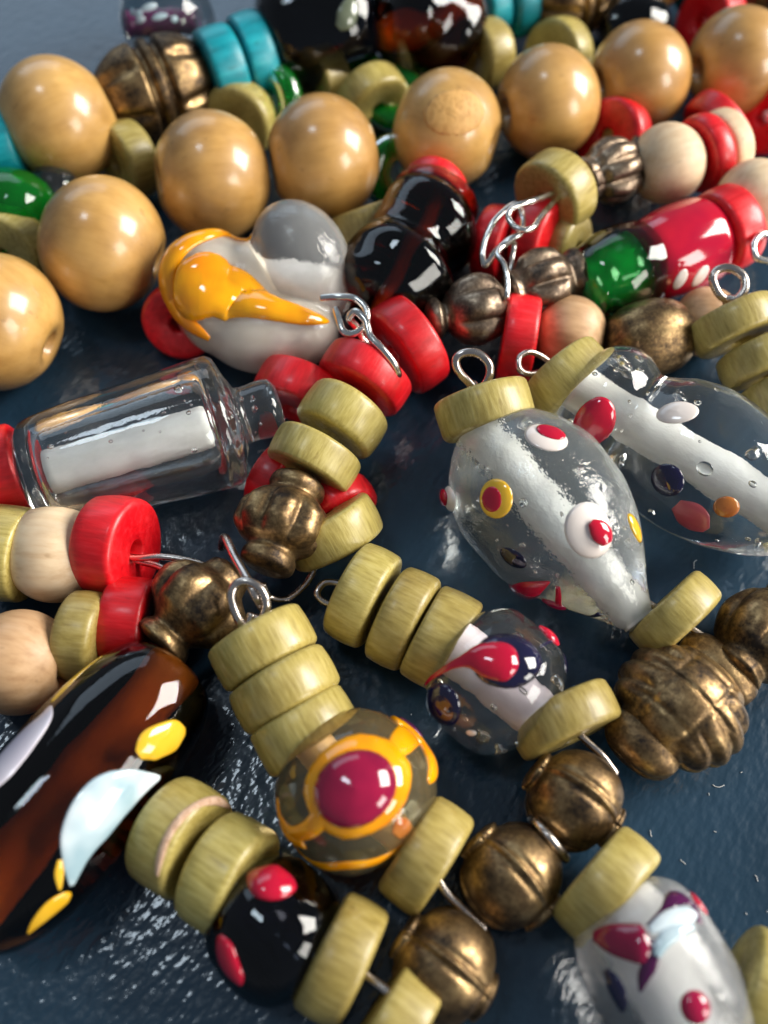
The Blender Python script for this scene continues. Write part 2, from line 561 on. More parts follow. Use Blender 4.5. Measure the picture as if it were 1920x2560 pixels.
def stroke(surf, pts, mat, parent, name, flat=0.45, lift=0.0, n=7, segs=18):
    """a blob or trail of coloured glass fused on a bead: pts are (px, py, half width px)"""
    P3, W, Nn = [], [], []
    for (px, py, w) in pts:
        h, nn = surf.hit(px, py)
        P3.append(h); Nn.append(nn)
        W.append(w / (FPX / (h - CAM).dot(C_F)))
    path = smooth_path(P3, n); nrm = smooth_path(Nn, n)
    wp = smooth_path([Vector((w, 0, 0)) for w in W], n)
    V, Fc = [], []
    k = len(path)
    for i in range(k):
        q, nn, _, _ = surf.t.find_nearest(path[i])
        if (q - path[i]).length < 0.3: path[i] = q
        nrm[i].normalize()
        w = max(wp[i].x, 0.004)
        t = path[min(i+1, k-1)] - path[max(i-1, 0)]; t.normalize()
        s = nrm[i].cross(t).normalized()
        for j in range(segs):
            a = 2 * math.pi * j / segs
            q, qn, _, dd = surf.t.find_nearest(path[i] + s * (w * math.cos(a)))
            V.append(q + qn * (min(w * flat, 0.11) * math.sin(a) + lift))
    for i in range(k - 1):
        for j in range(segs):
            q = (j + 1) % segs
            Fc.append((i*segs + j, i*segs + q, (i+1)*segs + q, (i+1)*segs + j))
    Fc.append(tuple(range(segs - 1, -1, -1))); Fc.append(tuple((k-1)*segs + j for j in range(segs)))
    return part(name, V, Fc, mat, parent, True)

def spot(surf, px, py, rx, ry, rot, mat, parent, name='spot', flat=0.15, lift=0.0):
    """lens-shaped drop of glass fused into the skin; rx, ry in px"""
    c, nn = surf.hit(px, py)
    s = FPX / (c - CAM).dot(C_F)
    nn = nn.normalized()
    a = math.radians(rot)
    u = (C_R * math.cos(a) - C_U * math.sin(a)); u = (u - nn * u.dot(nn)).normalized()
    w = nn.cross(u)
    rx /= s; ry /= s
    V, Fc = [], []
    seg, ring = 24, 9
    hgt = flat * min(rx, ry)
    for i in range(ring + 1):
        ph = math.pi * i / ring
        for j in range(seg):
            th = 2 * math.pi * j / seg
            base = c + u * (rx * math.sin(ph) * math.cos(th)) + w * (ry * math.sin(ph) * math.sin(th))
            q, qn, _, dd = surf.t.find_nearest(base)
            V.append(q + qn * (hgt * math.cos(ph) + lift))
    for i in range(ring):
        for j in range(seg):
            q = (j + 1) % seg
            Fc.append((i*seg + j, (i+1)*seg + j, (i+1)*seg + q, i*seg + q))
    return part(name, V, Fc, mat, parent, True)

def glass_bead(name, p0, z0, p1, z1, ctrl, mat, label, core=None, wob=0.03, seed=1, group=None, mod=None, cat='bead'):
    M4, L = span(p0, z0, p1, z1)
    r = root(name, M4, label, cat, group)
    V, Fc = turned(ctrl, L, mod=mod, wob=wob, seed=seed)
    part('glass_body', V, Fc, mat, r)
    if core:
        cm, cr, t0, t1 = core
        prof = []
        for k in range(15):
            t = t0 + (t1 - t0) * k / 14
            prof.append((cr * (1 + 0.22 * noise.noise(Vector((seed, k * 0.6, 2)))), t * L))
        V2, F2 = lathe([(0, prof[0][1])] + prof + [(0, prof[-1][1])], 32)
        part('core', V2, F2, cm, r)
    return r, Surf(M4, V, Fc), L

def wire(pts, r, label, name='wire_link', mat='steel', closed=False, cat='wire', group='wire links', n=8):
    W = [P(*p) for p in pts]
    c = sum(W, Vector()) / len(W)
    V, Fc = tube([w - c for w in W], r, closed=closed, n=n)
    o = link(name, mesh(name, V, Fc, M[mat]), Matrix.Translation(c))
    return tag(o, label, cat, group)

def bronze(name, p0, z0, p1, z1, ctrl, lobes, depth, label, mat='bronze', sharp=1.0, wob=0.02, seed=1, phase=0.0):
    """melon bead with flutes and turned collars"""
    M4, L = span(p0, z0, p1, z1)
    rmax = max(c[1] for c in ctrl)
    def mod(th, z, r):
        w = max(0.0, (r - 0.55 * rmax) / (0.45 * rmax))
        f = abs(math.cos(lobes * th / 2 + phase))
        return r * (1 - depth * w * (1 - f ** sharp))
    V, Fc = turned(ctrl, L, n=54, segs=96, mod=mod, wob=wob, seed=seed)
    o = link(name, mesh(name, V, Fc, M[mat]), M4)
    return tag(o, label, 'bead', 'bronze metal beads')
def bubbles(parent, ctrl, L, n, seed, r0=0.007, r1=0.022):
    rnd = random.Random(seed)
    V, Fc = [], []
    for k in range(n):
        t = rnd.uniform(.08, .92)
        R = interp([(0, ctrl(0)), (t, ctrl(t)), (1.0001, ctrl(1))], 1)[0][1] if False else ctrl(t)
        a = rnd.uniform(0, 6.283); q = R * rnd.uniform(.45, .90)
        c = Vector((q * math.cos(a), q * math.sin(a), t * L))
        r = rnd.uniform(r0, r1) * (1 if rnd.random() < .8 else 1.7)
        base = len(V)
        for i in range(7):
            ph = math.pi * (i + .02) / 6.04
            for j in range(10):
                th = 2 * math.pi * j / 10
                V.append(c + Vector((r * math.sin(ph) * math.cos(th), r * math.sin(ph) * math.sin(th), r * 1.4 * math.cos(ph))))
        for i in range(6):
            for j in range(10):
                w = (j + 1) % 10
                Fc.append((base + i*10 + j, base + (i+1)*10 + j, base + (i+1)*10 + w, base + i*10 + w))
        Fc.append(tuple(base + j for j in range(10))); Fc.append(tuple(base + 60 + 9 - j for j in range(10)))
    o = part('air_bubbles', V, Fc, 'air', parent)
    o['kind'] = 'stuff'
    return o
# ================================================================== BACK: big varnished balls
WZ = 0.64
b1 = ball(147, 302, 0.72, 0.645, 160, -4, 'glossy honey wooden ball beside the teal disc at the left edge')
ball(256, 612, WZ, 0.66, 8, -16, 'honey wooden ball left of the orange and clear glass heart')
ball(530, 442, WZ, 0.655, -12, -10, 'honey wooden ball directly above the orange and clear glass heart')
ball(808, 396, WZ, 0.64, -10, 0, 'honey wooden ball left of the one with a flat cut facet')
w5 = ball(1117, 325, WZ, 0.625, -165, 4, 'honey wooden ball with a flat unvarnished oval facet on top')
ball(1370, 258, WZ, 0.60, -12, 0, 'honey wooden ball right of the one with the flat facet')
ball(1600, 193, WZ, 0.585, -10, 0, 'honey wooden ball with the strongest white highlight, upper right')
ball(1843, 158, WZ, 0.59, -10, 0, 'honey wooden ball cut by the right edge of the picture')
ball(-12, 806, WZ, 0.655, 15, -16, 'honey wooden ball cut by the left edge, above the clear bottle bead')
ball(1620, -92, 0.62, 0.58, -10, 0, 'honey wooden ball peeping in at the top edge')

# the facet of bare wood
sv = [w5.matrix_world @ v.co for v in w5.data.vertices]
class _S: pass
fs = Surf(Matrix.Identity(4), sv, [tuple(p.vertices) for p in w5.data.polygons])
spot(fs, 1137, 278, 96, 62, -8, 'bare', w5, 'flat_facet', flat=0.02)

# ================================================================== BACK: second strand (teal, bronze, dark glass)
disc(8, 362, 0.62, 172, -4, 'teal wooden disc cut by the left edge beside the glossy ball', 'teal', 0.42, 0.36)
disc(556, 172, 0.66, 162, 0, 'teal wooden disc next to the dark bronze barrel bead', 'teal', 0.44, 0.36)
disc(634, 140, 0.66, 162, 0, 'teal wooden disc touching the big black glass bead', 'teal', 0.44, 0.36)
disc(1222, 2, 0.66, 165, 0, 'left of two teal wooden discs at the top edge', 'teal', 0.42, 0.30)
disc(1290, -6, 0.66, 165, 0, 'right of two teal wooden discs at the top edge beside bronze', 'teal', 0.42, 0.30)
disc(1740, -52, 0.55, 165, 0, 'teal wooden disc just showing at the top right edge', 'teal', 0.40, 0.30)

def leafbarrel(name, p0, z0, p1, z1, R, label, seed):
    M4, L = span(p0, z0, p1, z1)
    ctrl = [(0, .30*R), (.05, .52*R), (.16, .80*R), (.30, .97*R), (.39, 1.0*R), (.425, .86*R), (.45, .86*R), (.475, 1.0*R), (.525, 1.0*R), (.55, .86*R), (.575, .86*R), (.61, 1.0*R), (.70, .97*R), (.84, .80*R), (.95, .52*R), (1, .30*R)]
    def mod(th, z, r):
        t = z / L
        d = abs(t - .5)
        if d < 0.09: return r
        w = min(1, (d - .09) / .10)
        g = abs(math.sin(3 * th + 0.6))
        # pointed petals: the gap between them widens to the ends
        gap = 0.10 + 0.55 * max(0, d - .12) * 2
        return r * (1 - 0.16 * w * max(0, 1 - g / (gap + 0.25)))
    V, Fc = turned(ctrl, L, n=80, segs=96, mod=mod, wob=0.015, seed=seed)
    o = link(name, mesh(name, V, Fc, M['bronze']), M4)
    return tag(o, label, 'bead', 'bronze metal beads')
leafbarrel('bronze_barrel', (240, 272), 0.60, (536, 176), 0.60, 0.53, 'dark bronze barrel bead with leaf relief, upper left', 3)
leafbarrel('bronze_barrel', (1325, 10), 0.66, (1545, -40), 0.66, 0.46, 'bronze barrel bead at the top edge above the wooden balls', 5)

# clear marble behind the bronze barrel
r_, s_, L_ = glass_bead('glass_marble', (300, 60), 0.55, (540, 50), 0.55,
    [(0, .05), (.04, .22), (.15, .42), (.32, .55), (.5, .58), (.68, .55), (.85, .42), (.96, .22), (1, .05)], 'clear',
    'clear round glass bead with a dark purple heart, behind the bronze barrel', ('e_purple', .10, .2, .7), 0.02, 4, 'clear glass beads')
for (x, y, a, bb) in ((345, 35, 14, 9), (350, 50, 15, 8), (398, 42, 20, 8), (436, 48, 9, 8), (330, 30, 9, 9), (372, 18, 22, 9)):
    spot(s_, x, y, a, bb, -15, 'e_blue_white', r_, 'pale_fleck', 0.3)

# big dark glass beads along the top
r_, s_, L_ = glass_bead('black_glass_bead', (650, 105), 0.72, (935, 40), 0.72,
    [(0, .20), (.05, .42), (.16, .58), (.35, .66), (.6, .66), (.84, .58), (.95, .42), (1, .2)], 'black',
    'large black glass bead at the top, right of the teal discs', None, 0.05, 6, 'dark glass beads')
stroke(s_, [(845, 70, 10), (862, 50, 26), (875, 20, 24), (880, -10, 10)], 'e_olive_reflection', r_, 'painted_reflection', 0.3)  # olive reflection on the black glass, painted as a grey-green patch
def swirl(th, z, r):
    return r * (1 + 0.10 * math.sin(3 * th + z * 5.0))
r_, s_, L_ = glass_bead('brown_glass_bead', (945, 95), 0.75, (1195, 15), 0.75,
    [(0, .16), (.06, .36), (.2, .52), (.4, .60), (.6, .60), (.8, .50), (.93, .36), (1, .15)], 'amber_dark',
    'dark brown swirled glass bead at the top edge with orange glints', ('core_brown', .13, .02, .98), 0.02, 8, 'dark glass beads', mod=swirl)

# olive discs and green glass tucked under the back strands
disc(322, 402, 0.36, 150, 12, 'shaded olive disc wedged between the glossy ball and the heart row')
disc(600, 300, 0.36, 120, 20, 'shaded olive disc behind the ball above the glass heart')
disc(28, 628, 0.36, 120, 25, 'shaded olive disc at the left edge above the cut ball')
disc(930, 248, 0.36, 50, -10, 'shaded olive disc left of the ball with the flat facet')
disc(1212, 138, 0.45, 160, 10, 'olive disc right of the brown swirled bead, behind the balls')
disc(800, 200, 0.36, 150, 10, 'shaded olive disc below the large black glass bead')
disc(1395, 140, 0.36, 150, 20, 'shaded olive disc behind the balls below the bronze barrel at top')
disc(925, 560, 0.42, 60, -40, 'tan-lit olive disc left of the dark amber glass bead')

def green_ring(px, py, z, ang, elev, label, R=0.40):
    V, Fc = lathe(disc_profile(R, 0.26, hole=0.12, bev=0.12, bulge=0.0), 40, loop=True)
    o = link('green_glass_disc', mesh('green_glass_disc', V, Fc, M['green']), frame(P(px, py, z), axis_at(px, py, z, ang, elev)))
    return tag(o, label, 'bead', 'green glass beads')
green_ring(690, 250, 0.40, 150, 20, 'green glass disc with a bright rim below the teal discs')
green_ring(895, 215, 0.30, 60, 30, 'dark green glass disc below the large black bead')
green_ring(985, 245, 0.30, 85, 60, 'green glass disc edge shining above the faceted ball')
green_ring(985, 430, 0.30, 40, 30, 'dark green glass disc in the gap left of the faceted ball')
r_, s_, L_ = glass_bead('green_glass_bead', (-40, 500), 0.45, (110, 570), 0.45,
    [(0, .1), (.08, .3), (.3, .43), (.5, .45), (.7, .43), (.92, .3), (1, .1)], 'green',
    'green glass bead at the left edge below the teal disc', None, 0.03, 2, 'green glass beads')
r_, s_, L_ = glass_bead('clear_glass_bead', (90, 500), 0.35, (200, 470), 0.35,
    [(0, .1), (.1, .24), (.5, .33), (.9, .24), (1, .1)], 'clear', 'small clear glass bead in the gap under the glossy ball', None, 0.03, 3, 'clear glass beads')
r_, s_, L_ = glass_bead('brown_glass_bead', (1820, -30), 0.5, (2000, -20), 0.5,
    [(0, .1), (.1, .3), (.5, .42), (.9, .3), (1, .1)], 'amber', 'brown glass bead in the top right corner', None, 0.03, 3, 'dark glass beads')
r_, s_, L_ = glass_bead('black_glass_bead', (1490, 90), 0.42, (1660, 60), 0.42,
    [(0, .1), (.1, .3), (.5, .40), (.9, .3), (1, .1)], 'black', 'small black glass bead behind the balls at upper right', None, 0.03, 5, 'dark glass beads')
disc(1775, 60, 0.36, 160, 20, 'dark red disc behind the balls near the top right corner', 'red')

# ================================================================== UPPER RIGHT cluster
disc(1388, 482, 0.72, 140, 2, 'olive disc facing left with a wire eye hooked from its hole')
bronze('bronze_melon', (1455, 455), 0.66, (1608, 400), 0.66,
    [(0, .14), (.06, .24), (.16, .22), (.28, .30), (.5, .345), (.72, .30), (.86, .22), (.95, .26), (1, .16)], 8, .30,
    'dark bronze melon bead between olive disc and cream ball', 'pewter', 0.6, 0.015, 2)
ball(1667, 410, 0.68, 0.405, -20, 0, 'cream wooden ball right of the dark bronze melon', 'cream', 0.96, 'cream_ball', 'cream wooden balls')
disc(1760, 385, 0.66, -20, 0, 'red disc pressed against the right side of the cream ball', 'red', 0.40, 0.26)
disc(1808, 365, 0.62, -24, 0, 'pale olive disc between two red discs, upper right', 'cream', 0.38, 0.26)
disc(1795, 318, 0.46, -30, 25, 'red disc behind the pale disc below the right wooden ball', 'red', 0.42, 0.30)
disc(1532, 342, 0.40, 150, 30, 'red disc half hidden behind the cream ball, below wooden balls', 'red', 0.42, 0.30)
disc(1545, 372, 0.30, 150, 20, 'shaded olive disc behind the dark bronze melon', 'olive', 0.36, 0.26)
disc(1930, 290, 0.40, 150, 20, 'dark red disc at the right edge below the last ball', 'red')
ball(1885, 498, 0.62, 0.40, -20, 0, 'pinkish cream ball cut by the right edge', 'cream', 0.96, 'cream_ball', 'cream wooden balls')
disc(1812, 575, 0.58, 155, 0, 'red disc at the right end of the dotted red bead', 'red', 0.44, 0.34)

# red dotted lacquer bead and green bead
r_, s_, L_ = glass_bead('dotted_red_bead', (1590, 672), 0.52, (1790, 585), 0.52,
    [(0, .25), (.05, .36), (.2, .43), (.5, .46), (.8, .44), (.95, .36), (1, .25)], 'e_red',
    'red lacquer barrel bead with white dots beside the green bead', None, 0.02, 5)
spot(s_, 1702, 700, 17, 30, 20, 'e_white', r_, 'white_dot', 0.1)
spot(s_, 1752, 692, 20, 32, 30, 'e_white', r_, 'white_dot', 0.1)
r_, s_, L_ = glass_bead('green_bead', (1440, 735), 0.50, (1650, 635), 0.50,
    [(0, .2), (.06, .34), (.22, .43), (.5, .47), (.78, .43), (.94, .34), (1, .2)], 'green_dark',
    'dark green faceted glass bead beside the dotted red bead', ('e_green', .22, .03, .97), 0.05, 9)

# wire chain at the olive disc
def za(x, y): return (1150 + x * .211, 420 + y * .211)
wire([(*za(1150, 360), .86), (*za(960, 570), 1.00), (*za(870, 700), 1.06), (*za(740, 735), 1.08), (*za(620, 670), 1.08), (*za(570, 560), 1.1), (*za(640, 460), 1.12), (*za(860, 390), 1.10), (*za(1090, 300), .92)],
    .030, 'silver eye pin looping out of the left-facing olive disc', 'eye_pin', group='eye pins')
wire([(*za(660, 430), 1.02), (*za(430, 600), .98), (*za(310, 820), .90), (*za(265, 1030), .84), (*za(300, 1150), .80), (*za(430, 985), .92), (*za(570, 860), 1.0), (*za(720, 765), 1.02), (*za(740, 600), .96)],
    .032, 'large silver jump ring hanging from the eye pin of the olive disc', 'jump_ring', closed=True)
wire([(*za(440, 1010), .98), (*za(520, 1140), 1.0), (*za(562, 1340), .96), (*za(555, 1540), .88), (*za(585, 1300), .72), (*za(620, 1050), .78), (*za(640, 890), .86), (*za(560, 890), .95)],
    .028, 'silver loop linking the jump ring to the round bronze bead', 'jump_ring', closed=True)

bronze('bronze_bead', (1068, 800), 0.62, (1268, 760), 0.62,
    [(0, .10), (.05, .17), (.13, .19), (.22, .13), (.30, .22), (.46, .33), (.62, .36), (.80, .32), (.93, .20), (1, .12)], 6, .24,
    'round bronze bead with a knob, right of the red discs', 'pewter', .7, 0.02, 3)
bronze('bronze_melon', (1268, 735), 0.60, (1450, 680), 0.60,
    [(0, .12), (.06, .22), (.14, .20), (.26, .30), (.46, .345), (.66, .31), (.80, .20), (.90, .24), (.97, .24), (1, .15)], 7, .34,
    'knobbly dark bronze melon bead left of the green bead', 'pewter', .6, 0.03, 5)
disc(1240, 612, 0.36, 20, 10, 'dark red disc behind the silver jump ring', 'red', 0.40, 0.30)
disc(1352, 600, 0.40, 25, 15, 'bright red disc under the left-facing olive disc', 'red', 0.42, 0.32)
disc(1418, 620, 0.30, 25, 15, 'olive disc tucked under the bright red disc beside the green bead', 'olive', 0.36, 0.28)
disc(1296, 850, 0.40, 8, 0, 'dark red disc on edge below the knobbly bronze melon', 'red', 0.42, 0.30)
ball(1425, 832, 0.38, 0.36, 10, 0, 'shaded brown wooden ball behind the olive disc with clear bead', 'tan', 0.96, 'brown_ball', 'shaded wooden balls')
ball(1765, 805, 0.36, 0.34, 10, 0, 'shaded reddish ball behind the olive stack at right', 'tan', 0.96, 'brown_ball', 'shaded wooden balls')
bronze('bronze_ball', (1520, 870), 0.42, (1728, 822), 0.42,
    [(0, .12), (.06, .22), (.18, .32), (.35, .375), (.5, .385), (.65, .375), (.82, .32), (.94, .22), (1, .12)], 4, .05,
    'smooth shiny bronze ball bead above the two-lobed clear bead', 'bronze', 1, 0.01, 7)

# olive stack at the right edge
disc(1836, 815, 0.66, 54, -16, 'top olive disc of the stack at the right edge, under a wire eye')
disc(1905, 900, 0.56, 54, -16, 'second olive disc of the stack at the right edge')
disc(1965, 985, 0.46, 54, -16, 'third olive disc of the right edge stack, mostly cut off')
wire([(1826, 752, .86), (1800, 738, .90), (1782, 700, .98), (1792, 676, 1.02), (1826, 670, 1.04), (1858, 690, 1.02), (1862, 722, .98), (1842, 748, .92), (1816, 752, .86), (1838, 815, .66)], .040,
    'wire eye on top of the olive stack at the right edge', 'eye_pin', 'steel_dull', group='eye pins')
wire([(1945, 590, .8), (1905, 585, .84), (1884, 612, .84), (1892, 645, .80), (1930, 655, .78)], .034,
    'wire eye poking in at the right edge beside the red disc', 'eye_pin', group='eye pins')

# ================================================================== HEART
def heart():
    z0 = 0.55
    c = P(668, 720, z0)
    r = root('glass_heart', Matrix.Translation(c), 'clear glass heart bead with a fat orange trail of glass', 'bead', 'clear glass beads')
    lobes = []
    for (px, py, z, a, bb, cc, rot) in ((754, 640, .80, 146, 116, .46, 58), (516, 692, .58, 120, 112, .44, 0), (685, 838, .46, 165, 98, .38, -4), (545, 790, .48, 110, 95, .36, 30), (815, 738, .60, 70, 52, .24, 30), (630, 722, .54, 135, 115, .36, 20)):
        q = P(px, py, z); s = S(px, py, z)
        ang = math.radians(rot)
        u = (C_R * math.cos(ang) - C_U * math.sin(ang))
        w = (C_R * math.sin(ang) + C_U * math.cos(ang))
        lobes.append((q - c, u, w, u.cross(w), a / s, bb / s, cc))
    V, Fc = [], []
    nr, ns = 60, 90
    def rad(d, lobes=lobes):
        vals = []
        for (q, u, w, n, a, bb, cc) in lobes:
            D = Vector((d.dot(u) / a, d.dot(w) / bb, d.dot(n) / cc)); O = Vector((-q.dot(u) / a, -q.dot(w) / bb, -q.dot(n) / cc))
            A = D.dot(D); B = O.dot(D); C = O.dot(O) - 1
            disc_ = B * B - A * C
            if disc_ > 0:
                t = (-B + math.sqrt(disc_)) / A
                if t > 0: vals.append(t)
        return sum(v ** 26 for v in vals) ** (1 / 26)
    for i in range(nr + 1):
        ph = math.pi * i / nr
        for j in range(ns):
            th = 2 * math.pi * j / ns
            d = C_F * (-math.cos(ph)) + (C_R * math.cos(th) + C_U * math.sin(th)) * math.sin(ph)
            p = d * rad(d)
            if c.z + p.z < 0.03: p.z = 0.03 - c.z
            V.append(p)
    for i in range(nr):
        for j in range(ns):
            q = (j + 1) % ns
            Fc.append((i*ns + j, (i+1)*ns + j, (i+1)*ns + q, i*ns + q))
    # relax
    for it in range(2):
        nb = [v.copy() for v in V]
        for i in range(1, nr):
            for j in range(ns):
                k = i * ns + j
                nb[k] = V[k] * 0.4 + (V[k-ns] + V[k+ns] + V[i*ns + (j+1) % ns] + V[i*ns + j - 1]) * 0.15
        V = nb
    part('glass_body', V, Fc, 'milky', r)
    inner = []
    for i in range(nr + 1):
        ph = math.pi * i / nr
        for j in range(ns):
            th = 2 * math.pi * j / ns
            d = C_F * (-math.cos(ph)) + (C_R * math.cos(th) + C_U * math.sin(th)) * math.sin(ph)
            p = d * rad(d, lobes[1:]) * .86
            if c.z + p.z < 0.08: p.z = 0.08 - c.z
            inner.append(p)
    part('cream_filling', inner, Fc, 'core_cream', r)
    s_ = Surf(Matrix.Translation(c), V, Fc)
    # white bead core running in from the drilled tip
    a = P(846, 722, .72); b2 = P(560, 680, .50)
    M4 = frame(a, b2 - a); L = (b2 - a).length
    V2, F2 = lathe([(0, 0), (.15, 0), (.18, .03), (.22, L * .4), (.20, L * .8), (0, L * .9)], 28)
    part('core', [M4 @ v for v in V2], F2, 'core', r, True)
    def h(x, y): return (380 + x * .4943, 480 + y * .4943)
    stroke(s_, [(*h(118, 470), 6), (*h(140, 475), 50), (*h(190, 480), 78), (*h(270, 488), 90), (*h(350, 505), 80), (*h(440, 535), 68), (*h(530, 565), 52), (*h(630, 592), 38), (*h(760, 625), 27), (*h(850, 645), 15), (*h(895, 655), 4)], 'e_orange', r, 'orange_trail', 0.5)
    spot(s_, *h(425, 545), 66, 46, 22, 'e_orange', r, 'orange_trail', .45)
    spot(s_, *h(540, 572), 50, 28, 14, 'e_orange', r, 'orange_trail', .45)
    stroke(s_, [(*h(480, 215), 8), (*h(400, 205), 20), (*h(280, 215), 24), (*h(170, 260), 30), (*h(95, 350), 32), (*h(75, 450), 32), (*h(100, 560), 28), (*h(160, 640), 24), (*h(230, 700), 18), (*h(290, 745), 8)], 'e_orange', r, 'orange_rim', 0.5)
    return r
heart()
def h(x, y): return (380 + x * .4943, 480 + y * .4943)
wire([(*h(855, 535), .98), (*h(940, 530), 1.02), (*h(1030, 540), 1.02), (*h(1085, 600), 1.0), (*h(1075, 680), .96), (*h(1010, 718), .94), (*h(965, 700), .95), (*h(945, 640), .97), (*h(930, 590), .97)], .034,
    'silver jump ring through the drilled tip of the glass heart', 'jump_ring')
wire([(*h(1040, 690), .86), (*h(1000, 640), .98), (*h(1030, 605), 1.06), (*h(1080, 650), 1.06), (*h(1105, 730), 1.02), (*h(1170, 800), .98), (*h(1230, 880), .88), (*h(1240, 930), .76), (*h(1160, 850), .70), (*h(1080, 760), .74)], .036,
    'silver jump ring squeezed between the two red discs', 'jump_ring', closed=True)

# red and olive discs below the heart
disc(1020, 862, 0.50, -30, 6, 'large red disc right of the squeezed jump ring, beside bronze', 'red', 0.45, 0.36)
disc(912, 944, 0.56, -53, 10, 'red disc on the olive discs, below the heart tip', 'red', 0.43, 0.35)
disc(748, 985, 0.30, -60, 10, 'dark red disc between the heart and the bottle neck', 'red', 0.43, 0.36)
disc(452, 800, 0.32, 100, 30, 'dark red disc peeping out under the orange glass trail', 'red', 0.38, 0.3)
disc(857, 1048, 0.60, -52, 10, 'olive disc directly below the red disc, with a dark smudge')
disc(786, 1150, 0.62, -57, 12, 'olive disc on top of the amphora-shaped bronze bead')
disc(830, 1330, 0.40, 55, -34, 'olive disc behind the amphora-shaped bronze bead')
disc(848, 1262, 0.26, 60, 0, 'small visible edge of red disc right of the amphora bronze bead', 'red', 0.34, 0.26)
disc(690, 1195, 0.26, 30, 0, 'sliver of red disc between the bottle neck and olive discs', 'red', 0.34, 0.26)

# dark amber bead behind the red discs
def spiral(th, z, r):
    return r * (1 + 0.07 * math.sin(th + z * 9.0))
r_, s_, L_ = glass_bead('amber_glass_bead', (930, 790), 0.55, (1112, 478), 0.60,
    [(0, .18), (.05, .40), (.16, .56), (.28, .60), (.40, .52), (.47, .46), (.54, .50), (.66, .54), (.78, .50), (.84, .44), (.88, .46), (.93, .46), (.97, .36), (1, .15)], 'amber_dark',
    'dark amber ribbed glass bead in the middle behind the red discs', ('core_brown', .05, .02, .98), 0.015, 8, 'dark glass beads', mod=spiral)
disc(1083, 478, 0.66, 118, 0, 'red disc capping the top of the dark amber bead', 'red', 0.34, 0.28)

# ================================================================== BOTTLE BEAD
r_, s_, L_ = glass_bead('bottle_bead', (62, 1195), 0.60, (700, 1012), 0.62,
    [(0, .30), (.012, .40), (.05, .475), (.15, .515), (.40, .555), (.66, .59), (.765, .60), (.80, .55), (.82, .38), (.835, .27), (.86, .25), (.94, .265), (.985, .25), (1, .18)], 'clear',
    'clear glass bottle-shaped bead with a white roll inside, left', None, 0.012, 3, 'clear glass beads')
V2, F2 = turned([(.06, .05), (.075, .28), (.12, .345), (.40, .385), (.66, .42), (.73, .40), (.755, .28), (.765, .05)], L_, wob=.008)
part('inner_cavity', V2, F2, 'air', r_)
prof = [(0.0, .085 * L_)]
for k in range(17):
    t = .085 + (.735 - .085) * k / 16
    prof.append((.20 * (1 + .10 * noise.noise(Vector((3, k * .6, 2)))), t * L_))
prof.append((0.0, .735 * L_))
V2, F2 = lathe(prof, 40)
part('white_roll', [v + Vector((0, -.02, 0)) for v in V2], F2, 'core', r_)
bubbles(r_, lambda t: 0.48 if t < .78 else .15, L_, 40, 5)
disc(8, 1178, 0.50, 165, 0, 'red disc at the foot of the clear bottle bead, left edge', 'red', 0.40, 0.36)

# ================================================================== LEFT cluster
disc(18, 1382, 0.44, 8, 0, 'olive disc left of the cream ball, cut by the left edge', 'olive', 0.42, 0.40)
ball(138, 1382, 0.45, 0.425, 5, 0, 'cream wooden ball between an olive and a red disc, left', 'cream', 0.97, 'cream_ball', 'cream wooden balls')
disc(292, 1368, 0.48, 14, 10, 'glossy red disc with a wire coming out of its hole, left', 'red', 0.43, 0.36)
ball(48, 1655, 0.43, 0.425, 10, 0, 'tan wooden ball cut by the left edge above the long amber bead', 'tan', 0.97, 'cream_ball', 'cream wooden balls')
disc(214, 1592, 0.40, 8, 0, 'olive disc on edge beside the tan ball', 'olive', 0.38, 0.34)
disc(326, 1552, 0.36, 6, 0, 'red disc below the glossy red disc, beside the melon bronze', 'red', 0.36, 0.34)
wire([(280, 1375, .50), (335, 1394, .56), (401, 1392, .60), (460, 1400, .60), (520, 1420, .58), (450, 1434, .50), (385, 1412, .46), (330, 1400, .46)], .030,
    'thin wire loop from the glossy red disc to the melon bronze bead', 'wire_loop', 'steel_dull')

bronze('bronze_amphora', (752, 1200), 0.66, (660, 1425), 0.62,
    [(0, .18), (.05, .235), (.12, .245), (.19, .22), (.28, .32), (.42, .405), (.58, .41), (.72, .32), (.80, .21), (.88, .235), (.95, .23), (1, .16)], 8, .22,
    'amphora-shaped fluted bronze bead below the olive discs', 'bronze', .55, 0.02, 2, .4)
bronze('bronze_melon', (588, 1420), 0.55, (392, 1618), 0.50,
    [(0, .12), (.05, .19), (.16, .22), (.28, .36), (.45, .425), (.62, .39), (.75, .25), (.82, .20), (.88, .24), (.95, .26), (1, .17)], 7, .22,
    'fluted bronze melon bead resting at the end of the amber bead', 'bronze', .6, 0.02, 4)
def ze(x, y): return (520 + x * .229, 1300 + y * .229)
wire([(*ze(150, 300), .50), (*ze(185, 190), .72), (*ze(290, 400), .86), (*ze(430, 650), .96), (*ze(520, 820), .96), (*ze(600, 960), .84)], .036,
    'thick wire bar crossing between the amphora and melon bronze beads', 'wire_bar', 'steel_dull')
wire([(*ze(480, 1030), .86), (*ze(420, 1180), .82), (*ze(330, 1080), .88), (*ze(255, 860), .96), (*ze(300, 710), 1.0), (*ze(430, 670), 1.02), (*ze(580, 760), 1.0), (*ze(640, 930), .94), (*ze(590, 1080), .86), (*ze(470, 1090), .80), (657, 1620, .62)], .037,
    'wire eye on top of the bright olive stack of three', 'eye_pin', 'steel_dull', group='eye pins')
wire([(*ze(1165, 230), .50), (*ze(1170, 420), .36), (*ze(1140, 580), .30), (*ze(1040, 730), .26), (*ze(860, 865), .26), (*ze(670, 840), .30), (*ze(600, 700), .42)], .030,
    'wire hoop curving under the amphora bronze bead', 'wire_loop', 'steel_dull')

